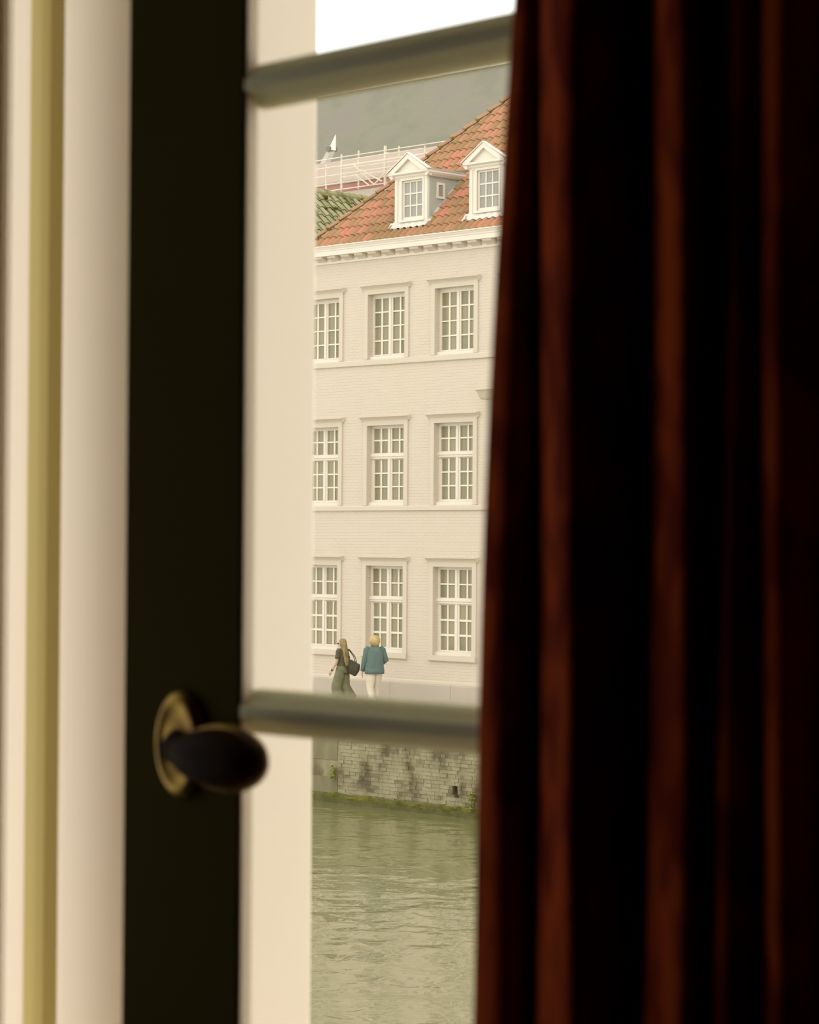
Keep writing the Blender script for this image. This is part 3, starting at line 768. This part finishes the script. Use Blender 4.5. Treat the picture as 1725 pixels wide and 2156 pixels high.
# ================================================================== roofs beyond
# mossy green roof whose slope falls towards the red hip
g = Fempty('neighbour_house', -5.86, 0.5, 13.53)
tag(g, 'neighbouring house with a mossy green tiled roof left of the red hip', 'house')
obj('wall', box(-3.0, 1.80, 0.12, 8.4, -13.53, -3.0), M['facade'], g)
obj('roof_deck', prism([(-3.2, -3.3), (0, -.04), (1.88, -1.92), (1.88, -3.3)], 0, 8.5, 'y'), M['mosstile'], g)
gt = pantile(0.27, 0.36, M['mosstile'], 'mossy_pantile')
for r in range(8):
    for c in range(30):
        d = (r + 1) * 0.36
        if d > 1.90 * 1.414: continue
        # across = along +Y, up-slope = towards -X
        o = inst('roof_tile', gt, g, (d * .7071, 0.1 + c * .27, -d * .7071))
        o.rotation_euler = Matrix(((0, -.7071, .7071), (1, 0, 0), (0, .7071, .7071))).to_euler()
for i in range(18):
    obj('ridge_tile', join(tube((0, .1 + i * .45, -.01), (0, .1 + i * .45 + .47, -.02), .13, .11, 10)), M['mosstile'], g)
for i in range(26):
    inst('moss_tuft', mo, g, (random.uniform(-.05, 1.2), random.uniform(.3, 8), 0), (random.uniform(.4, 1.1),) * 3).location.z = 0
for o in g.children:
    if o.name.startswith('moss_tuft'): o.location.z = -max(o.location.x, 0) + .05

# low building with red roof sheets coloured pink for haze, seen through scaffolding
pk = Fempty('scaffolded_building', -10.0, 10.4, 0)
tag(pk, 'low building with a red sheet roof coloured pink for haze behind the scaffolding', 'building')
obj('wall', box(-9, 7, 0, 8, 0.0, 14.9), M['stonepaint'], pk)
obj('parapet', box(-9, 7, -.25, 0.0, 14.55, 14.98), M['plinth'], pk)
obj('eave_band', box(-9, 7, .05, .4, 14.98, 15.30), M['pinkband'], pk)
obj('roof_sheet', prism([(.02, 15.30), (.02, 15.38), (2.6, 16.62), (2.6, 16.50)], -9, 7, 'x'), M['pinkroof'], pk)
obj('roof_sheet', prism([(2.6, 16.50), (2.6, 16.62), (5.2, 15.38), (5.2, 15.30)], -9, 7, 'x'), M['pinkroof'], pk)

sc = Fempty('scaffold', -11.0, 10.0, 14.98)
tag(sc, 'pale tube scaffolding standing along the pink roof', 'scaffold')
ZS = 14.98
UPR = [(-13.55, 15.9), (-12.846, 16.145), (-12.453, 15.85), (-12.063, 16.18), (-10.867, 16.20), (-10.257, 16.13), (-9.12, 16.02), (-8.1, 16.0)]
for i, (x, zt) in enumerate(UPR):
    obj('upright', tube((x + 11, 0 if i != 2 else -.35, 0), (x + 11, 0 if i != 2 else -.35, zt - ZS), .027 if i != 4 else .045, None, 8), M['scaff'], sc)
for z in (16.05, 15.78, 15.52, 15.25, 15.04):
    obj('rail', tube((-3.2, -.03, z - ZS), (4.5, -.03, z - ZS), .016, None, 6), M['scaff'], sc)
for z in (15.86, 15.68, 15.60, 15.44, 15.34):
    obj('rail', tube((-1.4, -.4, z - ZS), (2.2, -.4, z - ZS), .013, None, 6), M['scaff'], sc)
for (xa, za, xb, zb) in ((-1.05, .72, -.15, .03), (-.75, .55, .20, .10), (-1.0, .42, -.35, .02), (-.15, .03, .35, .35), (0.30, .95, .75, .90)):
    obj('brace', tube((xa, -.2, za), (xb, -.2, zb), .022, None, 6), M['scaff'], sc)

# crane boom
ck = Fempty('crane', -34.9, 30, 0)
tag(ck, 'pale crane boom with a pointed white tip against the slate roof', 'crane')
obj('boom', tube((-2.2, 0, 18.2), (-0.02, 0, 21.05), .26, .16, 4), M['cranefade'], ck)
obj('boom_tip', tube((-.05, 0, 20.95), (.20, -.05, 21.55), .16, .015, 10), M['crane'], ck)
obj('sheave', tube((-.12, -.22, 20.95), (-.06, .2, 20.98), .13, None, 12), M['darkgrey'], ck)
obj('mast', tube((-2.2, 0, 0), (-2.2, 0, 18.4), .28, .24, 8), M['cranefade'], ck)

# great slate roof
ch = Fempty('church', -34, 36.5, 0)
tag(ch, 'huge grey slate church roof rising behind the red roof', 'church')
obj('nave_wall', box(-28, 26, 0.5, 10.5, 0, 20.2), M['stonepaint'], ch)
obj('slate_roof', ([(-28, 0, 20.0), (26, 0, 20.0), (26, 3.5, 25.95), (-28, 3.5, 25.95), (-28, 11, 20.0), (26, 11, 20.0), (26, 5.4, 25.95), (-28, 5.4, 25.95)],
    [(0, 1, 2, 3), (3, 2, 6, 7), (7, 6, 5, 4), (0, 3, 7, 4), (1, 5, 6, 2), (0, 4, 5, 1)]), M['slate'], ch)
for i in range(18):
    obj('ridge_cap', box(-28 + i * 3, -25.03 + i * 3, 3.38, 3.85, 25.92, 26.10), M['leadlight'], ch)

# ================================================================== two walkers
def body(name, chains, radii, m, parent, root):
    """one continuous skin surface; chains: list of vertex-name lists"""
    names = list(radii); idx = {k: i for i, k in enumerate(names)}
    V = [radii[k][0] for k in names]; E = []
    for ch_ in chains:
        for a, b in zip(ch_[:-1], ch_[1:]): E.append((idx[a], idx[b]))
    me = bpy.data.meshes.new(name); me.from_pydata(V, E, []); me.update()
    o = bpy.data.objects.new(name, me); COL.objects.link(o)
    md = o.modifiers.new('skin', 'SKIN'); md.use_smooth_shade = True
    for i, k in enumerate(names):
        r = radii[k][1]; sv = me.skin_vertices[0].data[i]
        sv.radius = (r, r) if not isinstance(r, tuple) else r
        sv.use_root = (k == root)
    s = o.modifiers.new('sub', 'SUBSURF'); s.levels = 2; s.render_levels = 2
    dg = bpy.context.evaluated_depsgraph_get(); dg.update()
    m2 = bpy.data.meshes.new_from_object(o.evaluated_get(dg)); m2.materials.clear(); m2.materials.append(m)
    for p in m2.polygons: p.use_smooth = True
    COL.objects.unlink(o); bpy.data.objects.remove(o)
    ob = bpy.data.objects.new(name, m2); return link(ob, parent)

def hand(rad_, chains, pre, w, fwd, down, side):
    """palm and five fingers from wrist w"""
    w, fwd, down, side = Vector(w), Vector(fwd), Vector(down), Vector(side)
    rad_[pre + 'palm'] = (tuple(w + down * .07), .021)
    chains.append([pre + 'wr', pre + 'palm'])
    for i, (o, L) in enumerate(((-.028, .062), (-.010, .075), (.009, .070), (.026, .055))):
        a = w + down * .095 + fwd * o; b = a + down * L * .55 + side * .006; c = b + down * L * .4 + side * .018
        rad_[pre + 'f%da' % i] = (tuple(a), .0095); rad_[pre + 'f%db' % i] = (tuple(b), .0085); rad_[pre + 'f%dc' % i] = (tuple(c), .0075)
        chains.append([pre + 'palm', pre + 'f%da' % i, pre + 'f%db' % i, pre + 'f%dc' % i])
    a = w + down * .04 + fwd * .036; b = a + down * .035 + fwd * .014
    rad_[pre + 't0'] = (tuple(a), .011); rad_[pre + 't1'] = (tuple(b), .009)
    chains.append([pre + 'palm', pre + 't0', pre + 't1'])

# person frame: +x = forward (walking), +y = their left, z up; rotated so that forward is -X of the facade
def person(X, Y, label, rz=math.pi):
    t = Fempty('person', X, Y, 0); t.rotation_euler = (0, 0, FR + rz)
    return tag(t, label, 'person')

def build(kind, t, H):
    k = H / 1.65
    def P(x, y, z): return (x * k, y * k, z * k)
    J = {}; C = []
    J['pel'] = (P(0, 0, .90), .125 * k)
    J['wst'] = (P(.0, 0, 1.06), .105 * k); J['chs'] = (P(.0, 0, 1.24), .120 * k); J['nkb'] = (P(-.01, 0, 1.38), .060 * k)
    J['nck'] = (P(.01, 0, 1.44), .046 * k); J['hd0'] = (P(.03, 0, 1.50), .072 * k); J['hd1'] = (P(.02, 0, 1.565), .080 * k); J['hd2'] = (P(.015, 0, 1.61), .052 * k)
    C.append(['pel', 'wst', 'chs', 'nkb', 'nck', 'hd0', 'hd1', 'hd2'])
    if kind == 1:
        legs = {'l': [(-.02, .09, .84), (.10, .095, .46), (.02, .09, .09), (.13, .10, .035)], 'r': [(-.02, -.09, .84), (-.02, -.09, .46), (-.24, -.09, .13), (-.14, -.09, .04)]}
        arms = {'l': [(0, .165, 1.345), (.03, .205, 1.08), (.17, .20, .87)], 'r': [(0, -.165, 1.345), (-.05, -.215, 1.08), (.08, -.21, .92)]}
    else:
        legs = {'l': [(-.02, .09, .84), (.02, .095, .46), (-.16, .10, .10), (-.04, .11, .035)], 'r': [(-.02, -.09, .84), (.12, -.09, .47), (.10, -.09, .09), (.22, -.10, .04)]}
        arms = {'l': [(0, .19, 1.35), (.03, .245, 1.08), (.12, .25, .84)], 'r': [(0, -.19, 1.35), (-.06, -.27, 1.10), (.17, -.22, 1.0)]}
    for s, L in legs.items():
        for nm, q, r in zip(('hp', 'kn', 'an', 'to'), L, (.085, .058, .040, .034)): J[s + nm] = (P(*q), r * k)
        C.append(['pel', s + 'hp', s + 'kn', s + 'an', s + 'to'])
    for s, L in arms.items():
        for nm, q, r in zip(('sh', 'el', 'wr'), L, (.055, .040, .027)): J[s + nm] = (P(*q), r * k)
        C.append(['chs', s + 'sh', s + 'el', s + 'wr'])
        d = (Vector(L[2]) - Vector(L[1])).normalized()
        fw = (Vector((1, 0, 0)) - d * d.x).normalized()
        hand(J, C, s, P(*L[2]), fw, d, Vector((0, -1 if s == 'l' else 1, 0)))
    body('body', C, J, M['skin'], t, 'pel')
    return P, legs, arms, k

def face(t, P, k):
    o = obj('nose', ell(P(.112, 0.0, 1.515), (.018 * k, .011 * k, .022 * k), 8, 6), M['skin'], t, True)
    for s in (-1, 1):
        obj('ear', ell(P(.02, s * .082, 1.515), (.016 * k, .008 * k, .028 * k), 8, 6), M['skin'], t, True)
    obj('lips', ell(P(.102, 0, 1.468), (.008 * k, .022 * k, .008 * k), 8, 5), M['tile'], t, True)

def wob(vf, a, f):
    return [tuple(Vector(v) + Vector((noise.noise(Vector(v) * f), noise.noise(Vector(v) * f + Vector((9, 1, 4))), 0)) * a) for v in vf[0]], vf[1]

def sleeve(pts, rs, n=10):
    V, Fc = [], []
    pts = [Vector(p) for p in pts]
    for i, (p, r) in enumerate(zip(pts, rs)):
        d = (pts[min(i + 1, len(pts) - 1)] - pts[max(i - 1, 0)]).normalized(); a = d.cross(Vector((1, .01, 0))).normalized(); b = d.cross(a)
        for q in range(n):
            an = 2 * math.pi * q / n; V.append(tuple(p + a * (r * math.cos(an)) + b * (r * math.sin(an))))
    for i in range(len(pts) - 1):
        for q in range(n):
            x, y = i * n + q, i * n + (q + 1) % n; Fc.append((x, y, y + n, x + n))
    Fc += [tuple(range(n)), tuple(range(len(V) - 1, len(V) - n - 1, -1))]
    return V, Fc

# --- walker with long hair, dark top, olive trousers, shoulder bag
p1 = person(0.01, -1.8, 'person with long light brown hair, dark top, olive trousers and sunglasses walking left', math.pi + rad(14))
P, legs, arms, k = build(1, p1, 1.60)
face(p1, P, k)
obj('top', wob(loft([(*P(.0, 0, .93), .128, .165), (*P(0, 0, 1.02), .112, .148), (*P(0, 0, 1.12), .112, .150), (*P(.005, 0, 1.24), .128, .172), (*P(0, 0, 1.33), .112, .185), (*P(-.005, 0, 1.385), .078, .125), (*P(0, 0, 1.415), .055, .062)], 18), .006, 14), M['blacktop'], p1, True)
for s, sg in (('l', 1), ('r', -1)):
    a = [Vector(P(*q)) for q in arms[s]]
    obj('sleeve', sleeve([a[0] + Vector((0, -sg * .03, .03)), a[0] + Vector((0, sg * .012, -.01)), a[0].lerp(a[1], .4), a[0].lerp(a[1], .72)], [.062, .068, .060, .066]), M['blacktop'], p1, True)
obj('waistband', loft([(*P(0, 0, .975), .122, .160), (*P(0, 0, .93), .132, .170), (*P(0, 0, .86), .150, .185), (*P(0, 0, .80), .165, .190)], 18), M['skirt'], p1, True)
for s, sg in (('l', 1), ('r', -1)):
    q = [Vector(P(*v)) for v in legs[s]]
    obj('trouser_leg', wob(sleeve([q[0] + Vector((0, 0, .02)), q[0].lerp(q[1], .5), q[1], q[1].lerp(q[2], .5), q[2].lerp(q[1], .08)], [.125, .128, .130, .138, .150], 14), .012, 9), M['skirt'], p1, True)
    obj('shoe', ell(tuple(q[2].lerp(q[3], .55) + Vector((0, 0, -.015))), (.125, .045, .042), 12, 8), M['bag'], p1, True)
# hair: cap over the skull and a long fall down the back
def hairfn(p): return 1 + .05 * noise.noise(p * 3)
obj('hair_cap', ell(P(-.012, 0, 1.553), (.108 * k, .100 * k, .112 * k), 18, 12, lambda p: (0.80 if (p.x > .30 and p.z < .35) else 1) * hairfn(p)), M['hair_long'], p1, True)
hr = [(-.035, 0, 1.575, .085, .095), (-.055, .0, 1.50, .075, .098), (-.075, .01, 1.40, .060, .098), (-.110, .02, 1.30, .055, .098), (-.135, .025, 1.20, .052, .092), (-.155, .03, 1.10, .050, .082), (-.165, .03, 1.02, .040, .066), (-.165, .035, .965, .018, .040)]
obj('hair_fall', wob(loft([(*P(a, b, c), d * k, e * k) for a, b, c, d, e in hr], 16), .012, 16), M['hair_long'], p1, True)
sg_ = join(box(*[v * k for v in (.098, .112, .010, .072)], 1.520 * k, 1.556 * k), box(*[v * k for v in (.098, .112, -.072, -.010)], 1.520 * k, 1.556 * k),
           box(*[v * k for v in (.106, .112, -.012, .012)], 1.543 * k, 1.552 * k), box(*[v * k for v in (.0, .106, .078, .084)], 1.540 * k, 1.550 * k), box(*[v * k for v in (.0, .106, -.084, -.078)], 1.540 * k, 1.550 * k))
obj('sunglasses', sg_, M['darkgrey'], p1)
w = Vector(P(*arms['l'][2])); d = (w - Vector(P(*arms['l'][1]))).normalized()
obj('wristband', tube(w - d * .02, w + d * .012, .031, .031, 12), M['bag'], p1)

bg = Fempty('shoulder_bag', 0.01, -1.8, 0); bg.rotation_euler = (0, 0, FR + math.pi + rad(14))
tag(bg, 'black leather shoulder bag hanging behind the long-haired person', 'bag')
def tilt(vf, c, a):
    R = Matrix.Rotation(a, 3, 'Y'); c = Vector(c)
    return [tuple(R @ (Vector(v) - c) + c) for v in vf[0]], vf[1]
c = (-.285, -.05, .90)
bagv = [(-.14, -.045, -.16), (.14, -.045, -.16), (.14, .045, -.16), (-.14, .045, -.16), (-.165, -.07, .0), (.165, -.07, .0), (.165, .07, 0), (-.165, .07, 0), (-.15, -.03, .16), (.15, -.03, .16), (.15, .03, .16), (-.15, .03, .16)]
bagf = [(0, 1, 2, 3), (0, 1, 5, 4), (1, 2, 6, 5), (2, 3, 7, 6), (3, 0, 4, 7), (4, 5, 9, 8), (5, 6, 10, 9), (6, 7, 11, 10), (7, 4, 8, 11), (8, 9, 10, 11)]
bo = obj('bag_body', tilt(([(x + c[0], y + c[1], z + c[2]) for x, y, z in bagv], bagf), c, rad(-24)), M['bag'], bg)
bv = bo.modifiers.new('bevel', 'BEVEL'); bv.width = .018; bv.segments = 2
for dy in (-.03, .03):
    pts = [Vector((-.37, -.05 + dy, 1.04)), Vector((-.27, -.12 + dy, 1.18)), Vector((-.08, -.185 + dy * .6, 1.335)), Vector((.0, -.16 + dy * .5, 1.365)), Vector((.05, -.19 + dy * .6, 1.30)), Vector((-.17, -.12 + dy, 1.03))]
    obj('strap', join(*[tube(a, b, .010, .010, 6) for a, b in zip(pts[:-1], pts[1:])]), M['bag'], bg)

# --- walker with short blond hair, teal jacket and off-white trousers
p2 = person(1.15, -1.8, 'person with short blond hair, teal jacket and off-white trousers walking away', math.pi - rad(22))
P, legs, arms, k = build(2, p2, 1.69)
face(p2, P, k)
jk = [(-.01, 0, .78, .165, .235), (-.01, 0, .86, .168, .238), (-.005, 0, .98, .160, .228), (-.005, 0, 1.10, .158, .222), (-.01, 0, 1.22, .158, .226), (-.015, 0, 1.32, .140, .226), (-.015, 0, 1.385, .100, .170), (-.01, 0, 1.425, .076, .092), (-.005, 0, 1.455, .070, .078)]
obj('jacket', wob(loft([(*P(a, b, c_), d * k, e * k) for a, b, c_, d, e in jk], 20), .012, 8), M['jacket'], p2, True)
for s, sg in (('l', 1), ('r', -1)):
    a = [Vector(P(*q)) for q in arms[s]]
    obj('sleeve', wob(sleeve([a[0] + Vector((0, -sg * .05, .03)), a[0] + Vector((0, sg * .012, -.015)), a[0].lerp(a[1], .5), a[1], a[1].lerp(a[2], .5), a[1].lerp(a[2], .96)], [.075, .084, .074, .068, .060, .058], 12), .008, 12), M['jacket'], p2, True)
    q = [Vector(P(*v)) for v in legs[s]]
    obj('trouser_leg', wob(sleeve([q[0] + Vector((0, 0, .06)), q[0].lerp(q[1], .5), q[1], q[1].lerp(q[2], .5), q[2].lerp(q[1], .06)], [.120, .105, .088, .080, .084], 14), .012, 10), M['cream'], p2, True)
    obj('shoe', ell(tuple(q[2].lerp(q[3], .55) + Vector((0, 0, -.012))), (.13, .048, .042), 12, 8), M['white'], p2, True)
obj('collar', loft([(*P(-.008, 0, 1.435), .082, .094), (*P(-.012, 0, 1.475), .074, .084)], 16), M['jacket'], p2, True)
obj('hair', wob(ell(P(-.008, 0, 1.556), (.138 * k, .132 * k, .130 * k), 20, 14, lambda p: (0.80 if (p.x > .40 and p.z < .25) else 1) * (1 + .09 * noise.noise(p * 4))), .006, 20), M['hair_blond'], p2, True)
obj('hair_nape', wob(loft([(*P(-.045, 0, 1.54), .090, .108), (*P(-.055, 0, 1.485), .070, .088), (*P(-.05, 0, 1.43), .034, .050)], 14), .010, 18), M['hair_blond'], p2, True)
w = Vector(P(*arms['r'][2]))
